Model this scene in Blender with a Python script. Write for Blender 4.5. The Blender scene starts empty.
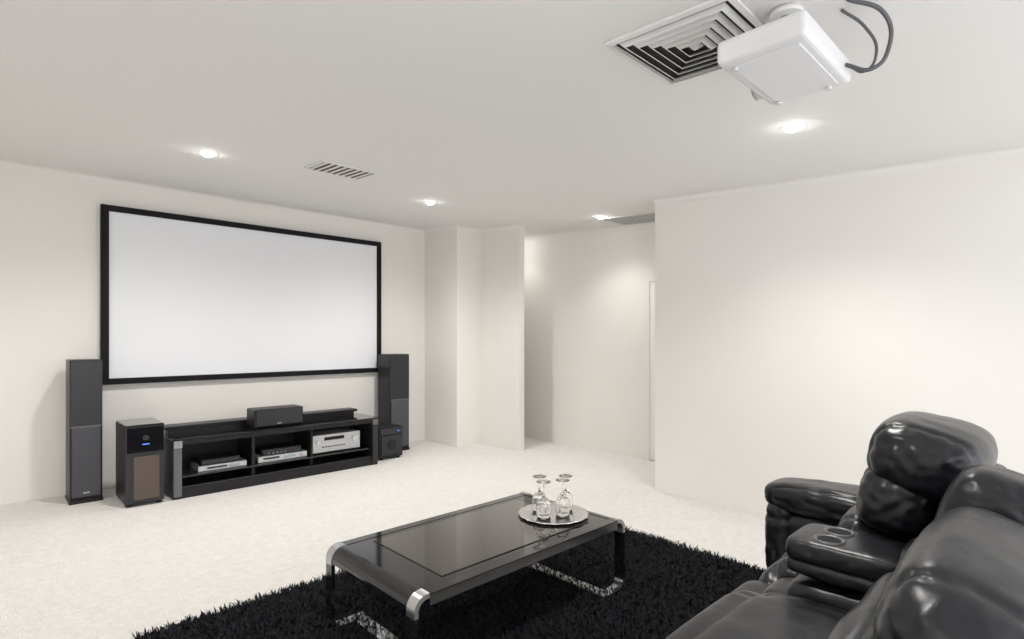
import bpy, bmesh, math, random
from mathutils import Vector, Matrix, noise
random.seed(4)
scn = bpy.context.scene
scn.view_settings.view_transform = 'Standard'
scn.view_settings.look = 'None'
scn.view_settings.exposure = 0.36

# ------------------------------------------------------------ materials
def mat(name, col, rough=0.5, metal=0.0, bump=None, spec=0.5, coat=0.0, var=None, sheen=0.0, trans=0.0, ior=1.45):
    m = bpy.data.materials.new(name); m.use_nodes = True
    nt = m.node_tree; b = nt.nodes['Principled BSDF']
    b.inputs['Base Color'].default_value = (*col, 1)
    b.inputs['Roughness'].default_value = rough
    b.inputs['Metallic'].default_value = metal
    b.inputs['Specular IOR Level'].default_value = spec
    b.inputs['Coat Weight'].default_value = coat
    b.inputs['Coat Roughness'].default_value = 0.08
    b.inputs['Transmission Weight'].default_value = trans
    b.inputs['IOR'].default_value = ior
    b.inputs['Sheen Weight'].default_value = sheen
    tc = nt.nodes.new('ShaderNodeTexCoord')
    if var:
        sc, amt = var
        n = nt.nodes.new('ShaderNodeTexNoise'); n.inputs['Scale'].default_value = sc; n.inputs['Detail'].default_value = 4
        r = nt.nodes.new('ShaderNodeValToRGB')
        r.color_ramp.elements[0].position = .3; r.color_ramp.elements[1].position = .7
        r.color_ramp.elements[0].color = (*[c*(1-amt) for c in col], 1)
        r.color_ramp.elements[1].color = (*[min(1, c*(1+amt)) for c in col], 1)
        nt.links.new(tc.outputs['Object'], n.inputs['Vector']); nt.links.new(n.outputs['Fac'], r.inputs['Fac'])
        nt.links.new(r.outputs['Color'], b.inputs['Base Color'])
    if bump:
        prev = None
        for (sc, st, dist) in bump:
            n = nt.nodes.new('ShaderNodeTexNoise'); n.inputs['Scale'].default_value = sc; n.inputs['Detail'].default_value = 3
            n.inputs['Distortion'].default_value = 0.6
            bp = nt.nodes.new('ShaderNodeBump'); bp.inputs['Strength'].default_value = st; bp.inputs['Distance'].default_value = dist
            nt.links.new(tc.outputs['Object'], n.inputs['Vector']); nt.links.new(n.outputs['Fac'], bp.inputs['Height'])
            if prev: nt.links.new(prev.outputs['Normal'], bp.inputs['Normal'])
            prev = bp
        nt.links.new(prev.outputs['Normal'], b.inputs['Normal'])
    return m
def emis(name, col, s):
    m = bpy.data.materials.new(name); m.use_nodes = True
    b = m.node_tree.nodes['Principled BSDF']
    b.inputs['Base Color'].default_value = (*col, 1)
    b.inputs['Emission Color'].default_value = (*col, 1); b.inputs['Emission Strength'].default_value = s
    return m

M_wall = mat('wall_paint', (.82, .80, .765), .85, bump=[(60, .05, .002)], var=(1.2, .012))
M_ceil = mat('ceiling_paint', (.80, .79, .775), .9, bump=[(50, .04, .002)])
M_trim = mat('cornice_paint', (.80, .785, .76), .9, bump=[(50, .03, .001)])
M_carp = mat('white_carpet', (.865, .845, .815), .95, bump=[(160, 1.0, .012), (9, .25, .02)], var=(30, .05))
M_scr = mat('screen_fabric', (.83, .85, .885), .8, bump=[(400, .03, .001)])
M_blk = mat('black_velvet_frame', (.006, .006, .007), .7, bump=[(300, .1, .001)], spec=.3)
M_gloss = mat('black_gloss_lacquer', (.008, .008, .010), .07, coat=.5, bump=[(2, .01, .001)])
M_dark = mat('charcoal_wood', (.012, .011, .013), .38, bump=[(90, .08, .001)], spec=.4)
M_dgrey = mat('dark_grey_panel', (.026, .026, .030), .35, bump=[(90, .08, .001)])
M_gpost = mat('grey_post', (.14, .14, .15), .35, .3)
M_grille = mat('speaker_grille_cloth', (.075, .075, .085), .8, bump=[(500, .4, .002)])
M_brown = mat('bronze_grille_cloth', (.105, .080, .066), .7, bump=[(500, .4, .002)])
M_steel = mat('brushed_steel', (.52, .52, .53), .28, 1.0, bump=[(200, .05, .0005)])
M_tray = mat('silver_tray', (.86, .86, .87), .22, 1.0, bump=[(70, .15, .002)])
M_silver = mat('silver_plastic', (.62, .63, .64), .35, .3)
M_white = mat('white_plastic', (.72, .72, .73), .4, bump=[(300, .02, .0005)])
M_metalw = mat('white_enamel', (.76, .76, .75), .5)
M_vshade = mat('vent_shade', (.045, .040, .036), .9)  # dark colour painted for the shade inside vent openings
M_bshade = mat('vent_shade_brown', (.12, .085, .06), .9)  # brown tone painted for the shaded gaps of the small vent
M_cable = mat('grey_cable', (.10, .10, .11), .45)
M_leath = mat('black_leather', (.0085, .0095, .0125), .31, spec=.5, bump=[(14, .15, .010), (45, .08, .003), (320, .2, .0014)])
M_rug = mat('black_shag', (.007, .008, .012), .8, var=(60, .5), spec=.35)
M_glass = mat('clear_glass', (1, 1, 1), .0, trans=1.0, ior=1.45)
M_tabg = mat('smoked_glass', (.026, .020, .016), .03, coat=.8, spec=.8)
M_lens = mat('lens_glass', (.02, .02, .03), .05, coat=1)
M_lamp = emis('downlight_glow', (1, .98, .95), 60)
M_blue = emis('blue_display', (.1, .25, 1), 1.5)
M_lcd = emis('amber_display', (.25, .3, .35), .3)
M_door = mat('door_paint', (.84, .84, .83), .45)

# ------------------------------------------------------------ helpers
def empty(name, loc=(0, 0, 0)):
    e = bpy.data.objects.new(name, None); e.location = loc; e.empty_display_size = .1
    scn.collection.objects.link(e); return e
def link(name, me, m, parent=None, loc=(0, 0, 0), rot=(0, 0, 0), smooth=False):
    o = bpy.data.objects.new(name, me); scn.collection.objects.link(o)
    if m is not None: me.materials.append(m)
    o.location = loc; o.rotation_euler = rot
    if parent: o.parent = parent
    if smooth:
        for p in me.polygons: p.use_smooth = True
    return o
def box(name, x0, x1, y0, y1, z0, z1, m, parent=None, bev=0.0, seg=2):
    c = Vector(((x0+x1)/2, (y0+y1)/2, (z0+z1)/2))
    bm = bmesh.new(); bmesh.ops.create_cube(bm, size=1)
    bmesh.ops.scale(bm, vec=(x1-x0, y1-y0, z1-z0), verts=bm.verts)
    if bev > 0:
        bmesh.ops.bevel(bm, geom=bm.edges[:], offset=bev, segments=seg, profile=.6, affect='EDGES')
    me = bpy.data.meshes.new(name); bm.to_mesh(me); bm.free()
    loc = c - (parent.location if parent else Vector((0, 0, 0)))
    return link(name, me, m, parent, loc, smooth=False)
def cyl(name, p, r, h, m, parent=None, axis='z', seg=32, r2=None):
    bm = bmesh.new()
    bmesh.ops.create_cone(bm, cap_ends=True, segments=seg, radius1=r, radius2=r if r2 is None else r2, depth=h)
    if axis == 'y': bmesh.ops.rotate(bm, matrix=Matrix.Rotation(math.pi/2, 3, 'X'), verts=bm.verts)
    if axis == 'x': bmesh.ops.rotate(bm, matrix=Matrix.Rotation(math.pi/2, 3, 'Y'), verts=bm.verts)
    me = bpy.data.meshes.new(name); bm.to_mesh(me); bm.free()
    for pl in me.polygons:
        if len(pl.vertices) == 4: pl.use_smooth = True
    loc = Vector(p) - (parent.location if parent else Vector((0, 0, 0)))
    return link(name, me, m, parent, loc)
def lathe(name, prof, m, parent=None, loc=(0, 0, 0), seg=40, fn=None):
    vs, fs = [], []
    n = len(prof)
    for i in range(seg):
        a = 2*math.pi*i/seg
        for (r, z) in prof:
            rr = r*(fn(a, r) if fn else 1)
            vs.append((rr*math.cos(a), rr*math.sin(a), z))
    for i in range(seg):
        j = (i+1) % seg
        for k in range(n-1):
            fs.append((i*n+k, j*n+k, j*n+k+1, i*n+k+1))
    me = bpy.data.meshes.new(name); me.from_pydata(vs, [], fs)
    bm = bmesh.new(); bm.from_mesh(me); bmesh.ops.remove_doubles(bm, verts=bm.verts, dist=1e-6)
    bmesh.ops.recalc_face_normals(bm, faces=bm.faces); bm.to_mesh(me); bm.free()
    l = Vector(loc) - (parent.location if parent else Vector((0, 0, 0)))
    return link(name, me, m, parent, l, smooth=True)
def puff(name, c, s, parent, m=None, p=3.2, n=26, rot=(0, 0, 0), amp=.006, fr=7, seams=(), fn=None):
    """upholstered cushion: superellipsoid with creases, stitched seams (axis, position -1..1, depth)"""
    bm = bmesh.new(); bmesh.ops.create_cube(bm, size=2)
    bmesh.ops.subdivide_edges(bm, edges=bm.edges[:], cuts=n, use_grid_fill=True)
    seed = Vector((random.random()*50, random.random()*50, 0))
    for v in bm.verts:
        q = v.co.copy()
        l = (abs(q.x)**p+abs(q.y)**p+abs(q.z)**p)**(1/p)
        q /= l
        co = Vector((q.x*s[0]/2, q.y*s[1]/2, q.z*s[2]/2))
        d = noise.fractal(co*fr+seed, 1.0, 2.0, 3)
        wr = noise.noise(Vector((co.x*10, co.y*34, co.z*34))+seed)*max(0, abs(q.x)-.5)*2.2
        off = d*amp+wr*amp*1.5
        for ax, pos, dep in seams:
            dd = (q[ax]-pos)*s[ax]/2
            off -= dep*math.exp(-(dd/.007)**2)
            off += dep*.35*math.exp(-((abs(dd)-.028)/.02)**2)
            g = noise.noise(Vector((co.x*45, co.y*45, co.z*45))+seed)
            off += g*.003*math.exp(-(dd/.035)**2)
        co += q.normalized()*off
        if fn: co = fn(co, q)
        v.co = co
    me = bpy.data.meshes.new(name); bm.to_mesh(me); bm.free()
    loc = Vector(c) - parent.location
    o = link(name, me, m or M_leath, parent, loc, rot, smooth=True)
    sm = o.modifiers.new('sub', 'SUBSURF'); sm.levels = 1; sm.render_levels = 1
    return o
def tube(name, pts, r, m, parent=None):
    cu = bpy.data.curves.new(name, 'CURVE'); cu.dimensions = '3D'; cu.bevel_depth = r; cu.bevel_resolution = 4
    sp = cu.splines.new('BEZIER'); sp.bezier_points.add(len(pts)-1)
    off = parent.location if parent else Vector((0, 0, 0))
    for b, q in zip(sp.bezier_points, pts):
        b.co = Vector(q)-off; b.handle_left_type = b.handle_right_type = 'AUTO'
    cu.materials.append(m)
    o = bpy.data.objects.new(name, cu); scn.collection.objects.link(o)
    if parent: o.parent = parent
    return o
def ribbon(name, path, y0, y1, th, m, parent):
    vs, fs = [], []
    off = parent.location
    for i, q in enumerate(path):
        a = Vector(path[max(i-1, 0)]); b = Vector(path[min(i+1, len(path)-1)])
        t = (b-a).normalized(); nrm = Vector((-t.y, t.x))
        P = Vector(q)
        for (s, y) in ((.5, y0), (.5, y1), (-.5, y1), (-.5, y0)):
            w = P+nrm*th*s
            vs.append((w.x-off.x, y-off.y, w.y-off.z))
    for i in range(len(path)-1):
        for k in range(4):
            a = i*4+k; b = i*4+(k+1) % 4
            fs.append((a, b, b+4, a+4))
    fs.append((0, 1, 2, 3)); e = (len(path)-1)*4; fs.append((e+3, e+2, e+1, e))
    me = bpy.data.meshes.new(name); me.from_pydata(vs, [], fs)
    bm = bmesh.new(); bm.from_mesh(me); bmesh.ops.recalc_face_normals(bm, faces=bm.faces); bm.to_mesh(me); bm.free()
    return link(name, me, m, parent)

# ------------------------------------------------------------ room shell
def zc(y): return 2.261+.06*y      # gently raked ceiling
def wall(name, x0, x1, y0, y1, m=M_wall):
    vs = [(x0, y0, 0), (x1, y0, 0), (x1, y1, 0), (x0, y1, 0), (x0, y0, zc(y0)), (x1, y0, zc(y0)), (x1, y1, zc(y1)), (x0, y1, zc(y1))]
    fs = [(0, 3, 2, 1), (4, 5, 6, 7), (0, 1, 5, 4), (1, 2, 6, 5), (2, 3, 7, 6), (3, 0, 4, 7)]
    me = bpy.data.meshes.new(name); me.from_pydata(vs, [], fs); return link(name, me, m)
wall('wall_back', -1.62, 3.92, 5.65, 5.77)
wall('wall_pier', 3.92, 4.42, 5.01, 5.77)
wall('wall_partition', 4.29, 4.37, 4.36, 5.01)
wall('wall_passage_end', 4.42, 4.94, 5.65, 5.77)
wall('wall_passage', 4.94, 5.06, 1.38, 5.77)
wall('wall_passage_return', 4.09, 4.94, 1.38, 1.5)
wall('wall_right', 3.994, 4.09, -1.6, 2.456)
wall('wall_left', -1.62, -1.5, -1.6, 5.65)
box('floor', -1.62, 5.06, -1.6, 5.77, -.1, 0, M_carp)
vs = []
for dz in (0, .1):
    vs += [(-1.62, -1.6, zc(-1.6)+dz), (5.06, -1.6, zc(-1.6)+dz), (5.06, 5.77, zc(5.77)+dz), (-1.62, 5.77, zc(5.77)+dz)]
me = bpy.data.meshes.new('ceiling'); me.from_pydata(vs, [], [(0, 3, 2, 1), (4, 5, 6, 7), (0, 1, 5, 4), (1, 2, 6, 5), (2, 3, 7, 6), (3, 0, 4, 7)])
link('ceiling', me, M_ceil)

def cornice(name, path, c, f_at=None):
    P = [Vector(p) for p in path]
    prof = [(c-c*math.cos(a), c-c*math.sin(a)) for a in [i*math.pi/2/8 for i in range(0, 9)]]
    vs, fs = [], []
    def nr(a, b):
        t = (b-a).normalized(); return Vector((t.y, -t.x))
    for i, p in enumerate(P):
        if i == 0: mt = nr(P[0], P[1])
        elif i == len(P)-1: mt = nr(P[-2], P[-1])
        else:
            n1, n2 = nr(P[i-1], p), nr(p, P[i+1]); mt = (n1+n2)/(1+n1.dot(n2))
        f = f_at(i) if f_at else 1
        for (d, e) in prof:
            q = p+mt*d*f; vs.append((q.x, q.y, zc(q.y)-e))
    k = len(prof)
    for i in range(len(P)-1):
        for j in range(k-1):
            fs.append((i*k+j, i*k+j+1, (i+1)*k+j+1, (i+1)*k+j))
    me = bpy.data.meshes.new(name); me.from_pydata(vs, [], fs)
    o = link(name, me, M_trim, smooth=True)
    md = o.modifiers.new('split', 'EDGE_SPLIT'); md.split_angle = math.radians(40)
cornice('trim_cornice', [(-1.5, -1.6), (-1.5, 5.65), (3.92, 5.65), (3.92, 5.01), (4.29, 5.01), (4.29, 4.36), (4.37, 4.36), (4.37, 5.01), (4.42, 5.01), (4.42, 5.65),
        (4.94, 5.65), (4.94, 1.5), (4.09, 1.5), (4.09, 2.456), (3.994, 2.456), (3.994, -1.6)], .06, lambda i: .4 if 5 < i < 9 else 1)

d = empty('door_1', (4.93, 2.75, 0))
box('leaf', 4.928, 4.939, 2.33, 3.09, .01, 1.84, M_door, d)
box('jamb_left', 4.918, 4.939, 3.09, 3.16, 0, 1.84, M_trim, d)
box('jamb_right', 4.918, 4.939, 2.26, 2.33, 0, 1.84, M_trim, d)
box('head', 4.918, 4.939, 2.26, 3.16, 1.84, 1.91, M_trim, d)
cyl('knob', (4.90, 2.40, .98), .025, .05, M_steel, d, 'x')

# ------------------------------------------------------------ projection screen
s = empty('projection_screen', (1.99, 5.64, 1.6))
X0, X1, Z0, Z1 = .68, 3.285, .87, 2.365
box('fabric', X0+.04, X1-.04, 5.62, 5.632, Z0+.04, Z1-.04, M_scr, s)
for nm, a in (('frame_top', (X0, X1, 5.60, 5.65, Z1-.050, Z1)), ('frame_bottom', (X0, X1, 5.60, 5.65, Z0, Z0+.050)),
              ('frame_left', (X0, X0+.055, 5.60, 5.65, Z0+.050, Z1-.050)), ('frame_right', (X1-.05, X1, 5.60, 5.65, Z0+.050, Z1-.050))):
    box(nm, *a, M_blk, s, .004)

# ------------------------------------------------------------ tower speakers
def tower(x0, x1, y0, y1, h):
    e = empty('tower_speaker', ((x0+x1)/2, (y0+y1)/2, 0))
    box('plinth', x0-.005, x1+.005, y0-.005, y1, 0, .025, M_dark, e, .004)
    box('cabinet', x0, x1, y0, y1, .025, h, M_dark, e, .008)
    box('grille_lower', x0+.012, x1-.012, y0-.014, y0+.002, .05, h*.53, M_grille, e, .005)
    box('panel_upper', x0+.006, x1-.006, y0-.010, y0+.002, h*.54, h-.01, M_dgrey, e, .004)
    box('badge', (x0+x1)/2-.02, (x0+x1)/2+.02, y0-.016, y0-.012, .075, .085, M_steel, e)
    box('joint_strip', x0+.006, x1-.006, y0-.012, y0+.002, h*.53, h*.54, M_gpost, e)
tower(.45, .65, 5.27, 5.55, 1.09)
tower(3.20, 3.45, 5.28, 5.54, 1.08)

e = empty('subwoofer', (.862, 5.09, 0))
for i, (a, b) in enumerate(((.76, 4.93), (.96, 4.93), (.76, 5.25), (.96, 5.25))): cyl('foot_%d' % i, (a, b, .01), .018, .02, M_dark, e)
box('cabinet', .735, .985, 4.88, 5.29, .02, .60, M_dark, e, .008)
box('top_plate', .737, .983, 4.882, 5.288, .598, .608, M_gloss, e, .004)
box('front_panel', .74, .98, 4.865, 4.882, .40, .59, M_gloss, e, .004)
box('front_grille', .785, .95, 4.862, 4.882, .05, .37, M_brown, e, .006)
box('grille_frame', .74, .98, 4.870, 4.884, .025, .40, M_dgrey, e, .004)
cyl('volume_knob', (.862, 4.858, .51), .02, .014, M_dgrey, e, 'y')
box('display', .84, .885, 4.863, 4.867, .46, .465, M_blue, e)
e = empty('subwoofer', (3.03, 5.13, 0))
for i, (a, b) in enumerate(((2.94, 5.02), (3.14, 5.02), (2.94, 5.2), (3.14, 5.2))): cyl('foot_%d' % i, (a, b, .01), .018, .02, M_dark, e)
box('cabinet', 2.90, 3.18, 4.99, 5.24, .02, .335, M_dark, e, .012)
box('front_grille', 2.92, 3.16, 4.976, 4.992, .05, .25, M_dgrey, e, .006)
box('front_panel', 2.91, 3.17, 4.978, 4.992, .26, .325, M_gloss, e, .004)
cyl('port', (3.04, 4.974, .15), .055, .006, M_dark, e, 'y')
box('display', 3.11, 3.13, 4.974, 4.979, .287, .292, M_blue, e)

# ------------------------------------------------------------ tv stand
e = empty('tv_stand', (1.91, 5.1, 0))
x0, x1, y0, y1 = 1.04, 2.82, 4.87, 5.32
box('base', x0, x1, y0+.01, y1, 0, .075, M_dark, e, .005)
box('base_deck', x0+.01, x1-.01, y0+.02, y1-.01, .075, .09, M_gloss, e, .003)
box('side_left', x0, x0+.035, y0, y1, .075, .42, M_dgrey, e, .004)
box('side_right', x1-.035, x1, y0, y1, .075, .42, M_dgrey, e, .004)
box('strip_left', x0+.005, x0+.06, y0-.006, y0+.02, .02, .455, M_gpost, e, .004)
box('strip_right', x1-.06, x1-.005, y0-.006, y0+.02, .02, .455, M_dgrey, e, .004)
box('corner_left', x0+.005, x0+.062, y0-.010, y0+.02, .40, .455, M_steel, e, .004)
box('corner_right', x1-.062, x1-.005, y0-.010, y0+.02, .40, .455, M_gpost, e, .004)
box('back_panel', x0+.03, x1-.03, y1-.02, y1, .075, .42, M_dark, e)
box('divider', 1.64, 1.665, y0+.06, y1-.02, .09, .42, M_dark, e)
box('divider_b', 2.155, 2.175, y0+.06, y1-.02, .09, .42, M_dark, e)
box('shelf', x0+.035, x1-.035, y0+.04, y1-.02, .155, .17, M_gloss, e, .003)
box('top_frame', x0, x1, y0, y1, .42, .46, M_dark, e, .005)
box('top_glass', x0-.005, x1+.005, y0-.008, y1, .46, .47, M_gloss, e, .003)
box('rear_ledge', x0-.01, x1-.06, y1-.14, y1+.03, .505, .53, M_dark, e, .004)
box('ledge_riser', x0+.03, x1-.09, y1-.12, y1-.03, .47, .505, M_dark, e)

e = empty('dvd_player', (1.42, 5.1, .17))
box('body', 1.235, 1.605, 4.95, 5.2, .172, .215, M_silver, e, .004)
box('tray_slot', 1.30, 1.45, 4.946, 4.952, .190, .202, M_dark, e)
box('display', 1.47, 1.55, 4.946, 4.952, .188, .204, M_lcd, e)
e = empty('set_top_box', (1.42, 5.1, .215))
box('body', 1.26, 1.56, 4.97, 5.2, .216, .262, M_dark, e, .004)
box('face', 1.27, 1.55, 4.965, 4.972, .222, .256, M_gloss, e, .002)
e = empty('video_recorder', (1.92, 5.1, .17))
box('body', 1.70, 2.13, 4.95, 5.2, .172, .222, M_silver, e, .004)
box('tray_slot', 1.74, 1.88, 4.946, 4.952, .196, .21, M_dark, e)
box('display', 1.92, 2.02, 4.946, 4.952, .19, .21, M_lcd, e)
cyl('knob', (2.08, 4.945, .198), .012, .012, M_steel, e, 'y')
e = empty('cable_box', (1.92, 5.1, .222))
box('body', 1.74, 2.09, 4.98, 5.2, .223, .275, M_dark, e, .004)
box('face', 1.75, 2.08, 4.975, 4.982, .228, .27, M_gloss, e, .002)
for i in range(5): cyl('button_%d' % i, (1.8+i*.035, 4.973, .24), .005, .005, M_steel, e, 'y', 12)
e = empty('av_receiver', (2.41, 5.1, .17))
box('body', 2.19, 2.67, 4.96, 5.25, .18, .345, M_silver, e, .006)
for i, a in enumerate((2.22, 2.62)):
    for j, b in enumerate((4.99, 5.2)): cyl('foot_%d%d' % (i, j), (a, b, .176), .015, .012, M_dark, e)
box('display', 2.30, 2.50, 4.955, 4.962, .290, .320, M_dark, e)
cyl('volume_knob', (2.61, 4.95, .28), .028, .02, M_white, e, 'y')
cyl('selector_knob', (2.235, 4.95, .28), .018, .02, M_white, e, 'y')
for i in range(8): box('button_%d' % i, 2.28+i*.03, 2.298+i*.03, 4.955, 4.961, .225, .235, M_dgrey, e)

e = empty('center_speaker', (1.88, 5.07, .47))
box('cabinet', 1.67, 2.10, 4.96, 5.16, .472, .635, M_dark, e, .012)
box('grille', 1.685, 2.085, 4.948, 4.963, .485, .622, M_dgrey, e, .006)
box('badge', 1.86, 1.90, 4.944, 4.949, .50, .508, M_steel, e)

# ------------------------------------------------------------ shag rug
RX0, RX1, RY0, RY1 = .44, 2.98, 1.13, 2.70
vs, fs = [], []
def add(v, f):
    b = len(vs); vs.extend(v); fs.extend([tuple(i+b for i in g) for g in f])
add([(RX0, RY0, 0.001), (RX1, RY0, 0.001), (RX1, RY1, 0.001), (RX0, RY1, 0.001), (RX0, RY0, .016), (RX1, RY0, .016), (RX1, RY1, .016), (RX0, RY1, .016)],
    [(0, 3, 2, 1), (4, 5, 6, 7), (0, 1, 5, 4), (1, 2, 6, 5), (2, 3, 7, 6), (3, 0, 4, 7)])
for _ in range(80000):
    x = random.uniform(RX0-.005, RX1+.005); y = random.uniform(RY0, RY1+.005)
    a = random.uniform(0, 6.283); l = random.uniform(.01, .036); h = random.uniform(.022, .048)
    w = random.uniform(.002, .004); b2 = a+random.uniform(1, 2)
    dx, dy = math.cos(a)*l, math.sin(a)*l; wx, wy = math.cos(b2)*w, math.sin(b2)*w
    add([(x-wx, y-wy, .010), (x+wx, y+wy, .010), (x+dx*.4+wx, y+dy*.4+wy, h*.75), (x+dx*.4-wx, y+dy*.4-wy, h*.75), (x+dx, y+dy, h)],
        [(0, 1, 2, 3), (3, 2, 4)])
me = bpy.data.meshes.new('shag_rug'); me.from_pydata(vs, [], fs); link('shag_rug', me, M_rug)

# ------------------------------------------------------------ coffee table
T = empty('coffee_table', (1.66, 1.905, 0))
tx0, tx1, ty0, ty1, zt, zb = 1.055, 2.27, 1.57, 2.24, .36, .022
R = .045; pi = math.pi
for side, (ya, yb) in (('near', (ty0, ty0+.05)), ('far', (ty1-.05, ty1))):
    for end, sx in (('left', 1), ('right', -1)):
        xe = tx0 if sx == 1 else tx1
        f = lambda L: [(xe+sx*px, pz) for px, pz in L]
        foot = [(.16, zb)]+[(R-R*math.cos(t), zb+R-R*math.sin(t)) for t in [pi/2*(1-i/8) for i in range(9)]]
        leg = [(0, zb+R), (0, zt-R-.02)]
        corner = [(0, zt-R-.02), (0, zt-R)]+[(R-R*math.cos(t), zt-R+R*math.sin(t)) for t in [pi/2*i/8 for i in range(1, 9)]]+[(R+.01, zt)]
        for nm, L, m_, th in (('foot', foot, M_steel, .014), ('leg', leg, M_gloss, .016), ('corner', corner, M_steel, .018)):
            ribbon('%s_%s_%s' % (nm, side, end), f(L), ya, yb, th, m_, T)
    box('rail_%s' % side, tx0+R+.01, tx1-R-.01, ya, yb, zt-.038, zt+.006, M_gloss, T, .003)
for end, xa in (('left', tx0+.10), ('right', tx1-.16)):
    box('floor_bar_%s' % end, xa, xa+.06, ty0+.05, ty1-.05, zb-.007, zb+.007, M_steel, T, .003)
for end, sx in (('left', 1), ('right', -1)):
    xe = tx0 if sx == 1 else tx1
    L = [(0, zt-R-.01)]+[(R-R*math.cos(t), zt-R+R*math.sin(t)) for t in [pi/2*i/8 for i in range(0, 9)]]+[(R+.02, zt)]
    ribbon('end_%s' % end, [(xe+sx*a, b) for a, b in L], ty0+.05, ty1-.05, .012, M_gloss, T)
box('top_frame', tx0+R+.01, tx1-R-.01, ty0+.05, ty1-.05, zt-.02, zt+.004, M_gloss, T, .002)
box('glass_inset', tx0+.17, tx1-.17, ty0+.085, ty1-.085, zt+.003, zt+.008, M_tabg, T, .002)

TC = (2.05, 1.84, zt+.0085)
sc = lambda a, r: 1+(.03*abs(math.cos(8*a)) if r > .14 else 0)
lathe('serving_tray', [(0, .003), (.06, .003), (.13, .003), (.145, .007), (.165, .012), (.172, .011), (.165, .008), (.145, .003), (.13, 0), (0, 0)], M_tray, None, TC, 96, sc)
gp = [(0, .178), (.032, .178), (.036, .176), (.035, .1745), (.012, .171), (.0045, .166), (.0036, .14), (.0036, .110), (.006, .102), (.022, .092), (.034, .075), (.0385, .050), (.037, .023), (.033, .0),
      (.0318, .0), (.0355, .023), (.0368, .050), (.0325, .074), (.020, .088), (0, .094)]
for (dx, dy) in ((-.070, .0), (-.01, .085), (.02, -.045), (.095, .0)):
    lathe('wine_glass', gp, M_glass, None, (TC[0]+dx, TC[1]+dy, TC[2]+.0035), 32)

# ------------------------------------------------------------ recliner sofa
S = empty('recliner_sofa', (1.9, .5, 0))
rad = math.radians
def seat(tag, xa, xb, by, bz, tilt, hy=.27, hz=.25, lz=.50):
    xc, w = (xa+xb)/2, xb-xa
    puff('base_'+tag, (xc, .46, .19), (w*1.0, .70, .26), S, p=9, amp=.002, n=12)
    puff('seat_'+tag, (xc, .50, .365), (w*1.01, .50, .18), S, p=5, amp=.004, seams=((0, .70, .008), (0, -.70, .008)))
    puff('seat_front_'+tag, (xc, .735, .345), (w*1.01, .18, .17), S, p=3.6, amp=.004, seams=((0, .70, .008), (0, -.70, .008)))
    puff('footrest_'+tag, (xc, .85, .20), (w*1.0, .13, .30), S, p=4.5, amp=.004, rot=(rad(14), 0, 0), seams=((2, .1, .008),))
    puff('lumbar_'+tag, (xc, by+.18, lz), (w*.99, .22, .25), S, p=3.6, amp=.005, rot=(rad(tilt), 0, 0), seams=((0, .72, .007), (0, -.72, .007)))
    puff('back_pad_'+tag, (xc, by+.09, bz-.27), (w*1.0, .25, .24), S, p=3.4, amp=.005, rot=(rad(tilt), 0, 0), seams=((0, .72, .007), (0, -.72, .007)))
    puff('head_pad_'+tag, (xc, by+.02, bz-.12), (w*1.03, hy, hz), S, p=3.1, amp=.0045, rot=(rad(tilt), 0, 0), seams=((0, .74, .008), (0, -.74, .008)))
    puff('back_shell_'+tag, (xc, by-.06, bz/2-.03), (w*.97, .16, bz-.22), S, p=5, amp=.003, rot=(rad(tilt*.7), 0, 0))
seat('far', 2.13, 2.70, .35, .965, 12, .33, .25)
seat('near', 1.14, 1.88, .13, .825, 20, .28, .26, .50)
puff('arm_body_far', (2.82, .58, .25), (.26, .88, .40), S, p=6, amp=.003)
puff('arm_front_far', (2.82, 1.0, .29), (.265, .15, .42), S, p=3.6, amp=.004, seams=((2, .55, .008),))
puff('arm_pad_far', (2.82, .73, .50), (.30, .72, .15), S, p=3.4, amp=.005, seams=((0, .78, .006), (0, -.78, .006)))
puff('arm_body_near', (1.0, .40, .24), (.26, .74, .40), S, p=6, amp=.003)
puff('arm_pad_near', (1.0, .42, .47), (.28, .62, .15), S, p=3.4, amp=.005)
# console with cup holders
puff('console_body', (2.005, .38, .25), (.24, .62, .44), S, p=8, amp=.002)
puff('console_base_front', (2.005, .80, .20), (.25, .20, .30), S, p=4.5, amp=.003)
puff('console_seat', (2.005, .66, .33), (.25, .24, .14), S, p=3.6, amp=.003)
puff('console_top', (2.005, .52, .545), (.245, .33, .12), S, p=7, amp=.0015, seams=((2, -.2, .006),))
puff('console_lid', (2.005, .28, .585), (.245, .20, .12), S, p=4, amp=.004)
puff('console_back', (2.0, .17, .73), (.26, .25, .32), S, p=3.4, amp=.005, rot=(rad(16), 0, 0))
puff('console_back_shell', (2.0, .06, .40), (.25, .16, .64), S, p=5, amp=.003, rot=(rad(8), 0, 0))
for i, xx in enumerate((1.953, 2.055)):
    lathe('cup_holder_%d' % i, [(0, .0015), (.034, .0015), (.036, .003), (.041, .006), (.045, .004), (.046, -.02)], M_gpost, S, (xx, .565, .6035), 40)
    cyl('cup_well_%d' % i, (xx, .565, .6058), .0345, .001, M_blk, S)

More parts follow.
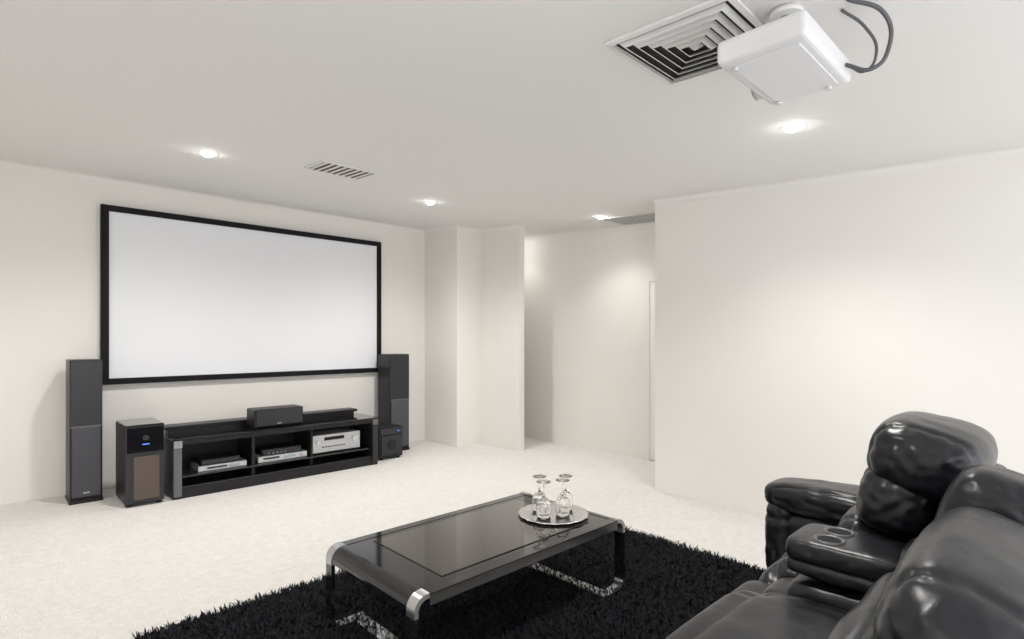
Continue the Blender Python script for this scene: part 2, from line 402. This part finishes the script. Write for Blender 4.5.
# ------------------------------------------------------------ ceiling fittings
SL = math.atan(.06)
def downlight(x, y, power=55, name='downlight', size=155):
    e = empty(name, (x, y, zc(y))); e.rotation_euler = (SL, 0, 0)
    def L(nm, prof, m):
        lathe(nm, prof, m, None, (0, 0, 0), 40).parent = e
    L('trim_ring', [(.040, -.001), (.042, -.006), (.052, -.006), (.054, -.001)], M_metalw)
    L('bulb', [(0, -.026), (.018, -.023), (.032, -.014), (.041, -.004), (.041, -.001)], M_lamp)
    l = bpy.data.lights.new('lamp', 'SPOT'); l.energy = power; l.spot_size = math.radians(size); l.spot_blend = 1.0
    l.shadow_soft_size = .07; l.color = (1, .965, .92)
    o = bpy.data.objects.new('lamp', l); o.location = (0, 0, -.05); scn.collection.objects.link(o); o.parent = e
for (x, y, p, a) in ((1.08, 4.10, 72, 150), (2.945, 4.16, 76, 150), (4.38, 3.30, 26, 130), (2.94, 1.02, 55, 140), (1.08, 1.02, 48, 150), (-.7, 4.1, 52, 150), (-.7, 1.02, 30, 150),  # closing entries of this row are out of view, added to light the room
                     (4.60, 2.0, 12, 120), (4.66, 4.85, 9, 110)):  # both added out of sight in the passage to brighten its wall
    downlight(x, y, p, size=a)

def diffuser(name, x0, x1, y0, y1, rings=5):
    cx, cy = (x0+x1)/2, (y0+y1)/2
    e = empty(name, (cx, cy, zc(cy))); e.rotation_euler = (SL, 0, 0)
    hx, hy = (x1-x0)/2, (y1-y0)/2
    vs, fs = [], []
    def loop(a, b, z):
        i = len(vs); vs.extend([(-a, -b, z), (a, -b, z), (a, b, z), (-a, b, z)]); return i
    def bridge(i, j):
        for k in range(4): fs.append((i+k, i+(k+1) % 4, j+(k+1) % 4, j+k))
    fl = .018
    i0 = loop(hx, hy, -.001); i1 = loop(hx, hy, -.010); i2 = loop(hx-fl, hy-fl, -.014)
    bridge(i0, i1); bridge(i1, i2)
    mn = min(hx, hy)-fl
    st = mn/rings
    for r in range(rings):
        a = hx-fl-r*st; b = hy-fl-r*st
        a -= st*.5; b -= st*.5
        o1 = loop(a, b, -.005); o2 = loop(a-st*.44, b-st*.44, -.019)
        o3 = loop(a-st*.44-.002, b-st*.44-.002, -.0178)
        o4 = loop(a-.003, b-.003, -.0045)
        bridge(o1, o2); bridge(o2, o3); bridge(o3, o4)
    me = bpy.data.meshes.new('blades'); me.from_pydata(vs, [], fs)
    link('blades', me, M_metalw, e)
    me = bpy.data.meshes.new('shade_sheet'); me.from_pydata([(-hx+fl, -hy+fl, -.0015), (hx-fl, -hy+fl, -.0015), (hx-fl, hy-fl, -.0015), (-hx+fl, hy-fl, -.0015)], [], [(0, 3, 2, 1)])  # flat sheet under the ceiling, shade painted in; no opening behind
    link('shade_sheet', me, M_vshade, e)
diffuser('air_vent', 1.63, 2.09, .74, 1.21, 6)
def grille(name, cx, cy, hx, hy, n, along, mslat, rim=.022, frac=.35, mv=None):
    e = empty(name, (cx, cy, zc(cy))); e.rotation_euler = (SL, 0, 0)
    def lb(nm, *a):
        o = box(nm, *a); o.parent = e
    lb('shade_sheet', -hx, hx, -hy, hy, -.003, -.001, mv or M_vshade)  # flat plate whose colour stands for the shade between slats
    lb('rim_a', -hx-rim, hx+rim, hy, hy+rim, -.008, -.001, M_metalw); lb('rim_b', -hx-rim, hx+rim, -hy-rim, -hy, -.008, -.001, M_metalw)
    lb('rim_c', -hx-rim, -hx, -hy, hy, -.008, -.001, M_metalw); lb('rim_d', hx, hx+rim, -hy, hy, -.008, -.001, M_metalw)
    for i in range(n):
        if along == 'x':
            st = 2*hy/n; a = -hy+(i+.5)*st; lb('slat_%d' % i, -hx, hx, a-st*frac/2, a+st*frac/2, -.006, -.003, mslat)
        else:
            st = 2*hx/n; a = -hx+(i+.5)*st; lb('slat_%d' % i, a-st*frac/2, a+st*frac/2, -hy, hy, -.006, -.003, mslat)
grille('air_vent', 1.88, 3.77, .195, .14, 8, 'y', M_metalw, .02, .4, M_bshade)
grille('return_air_grille', 4.68, 2.95, .20, .42, 16, 'x', M_silver, .02, .6)

# projector
e = empty('ceiling_projector', (1.85, .67, 2.14))
box('body', 1.63, 2.07, .53, .79, 2.095, 2.17, M_white, e, .022, 5)
box('base_plate', 1.67, 2.03, .56, .76, 2.091, 2.097, M_white, e, .003)
cyl('lens_ring', (1.98, .795, 2.135), .034, .03, M_silver, e, 'y')
cyl('lens', (1.98, .812, 2.135), .026, .006, M_lens, e, 'y')
for i, (a, b) in enumerate(((2.03, .59), (2.03, .75), (1.68, .75))): cyl('foot_%d' % i, (a, b, 2.088), .010, .012, M_silver, e)
for i in range(6): box('vent_slot_%d' % i, 2.069, 2.0715, .60+i*.02, .608+i*.02, 2.12, 2.15, M_silver, e)
box('mount_plate', 1.78, 1.92, .60, .72, 2.17, 2.180, M_steel, e, .002)
cyl('mount_pole', (1.85, .66, 2.23), .018, .11, M_steel, e)
cyl('ceiling_rose', (1.85, .66, 2.289), .05, .018, M_metalw, e)
tube('cable_a', [(1.99, .53, 2.13), (2.01, .46, 2.10), (2.03, .42, 2.16), (1.97, .42, 2.24), (1.90, .50, 2.29)], .0065, M_cable, e)
tube('cable_b', [(2.03, .53, 2.14), (2.06, .49, 2.12), (2.06, .46, 2.17), (2.02, .48, 2.24), (1.95, .53, 2.29)], .0045, M_cable, e)

# ------------------------------------------------------------ world + camera
w = bpy.data.worlds.new('World'); scn.world = w; w.use_nodes = True
bg = w.node_tree.nodes['Background']; bg.inputs['Color'].default_value = (.96, .97, 1, 1); bg.inputs['Strength'].default_value = 2.2
cd = bpy.data.cameras.new('Camera'); co = bpy.data.objects.new('Camera', cd); scn.collection.objects.link(co)
cd.sensor_width = 36; cd.lens = 19.27; cd.shift_y = .019; cd.clip_start = .02
co.location = (0, 0, 1.25); co.rotation_euler = (math.pi/2, 0, -math.asin(.692))
scn.camera = co
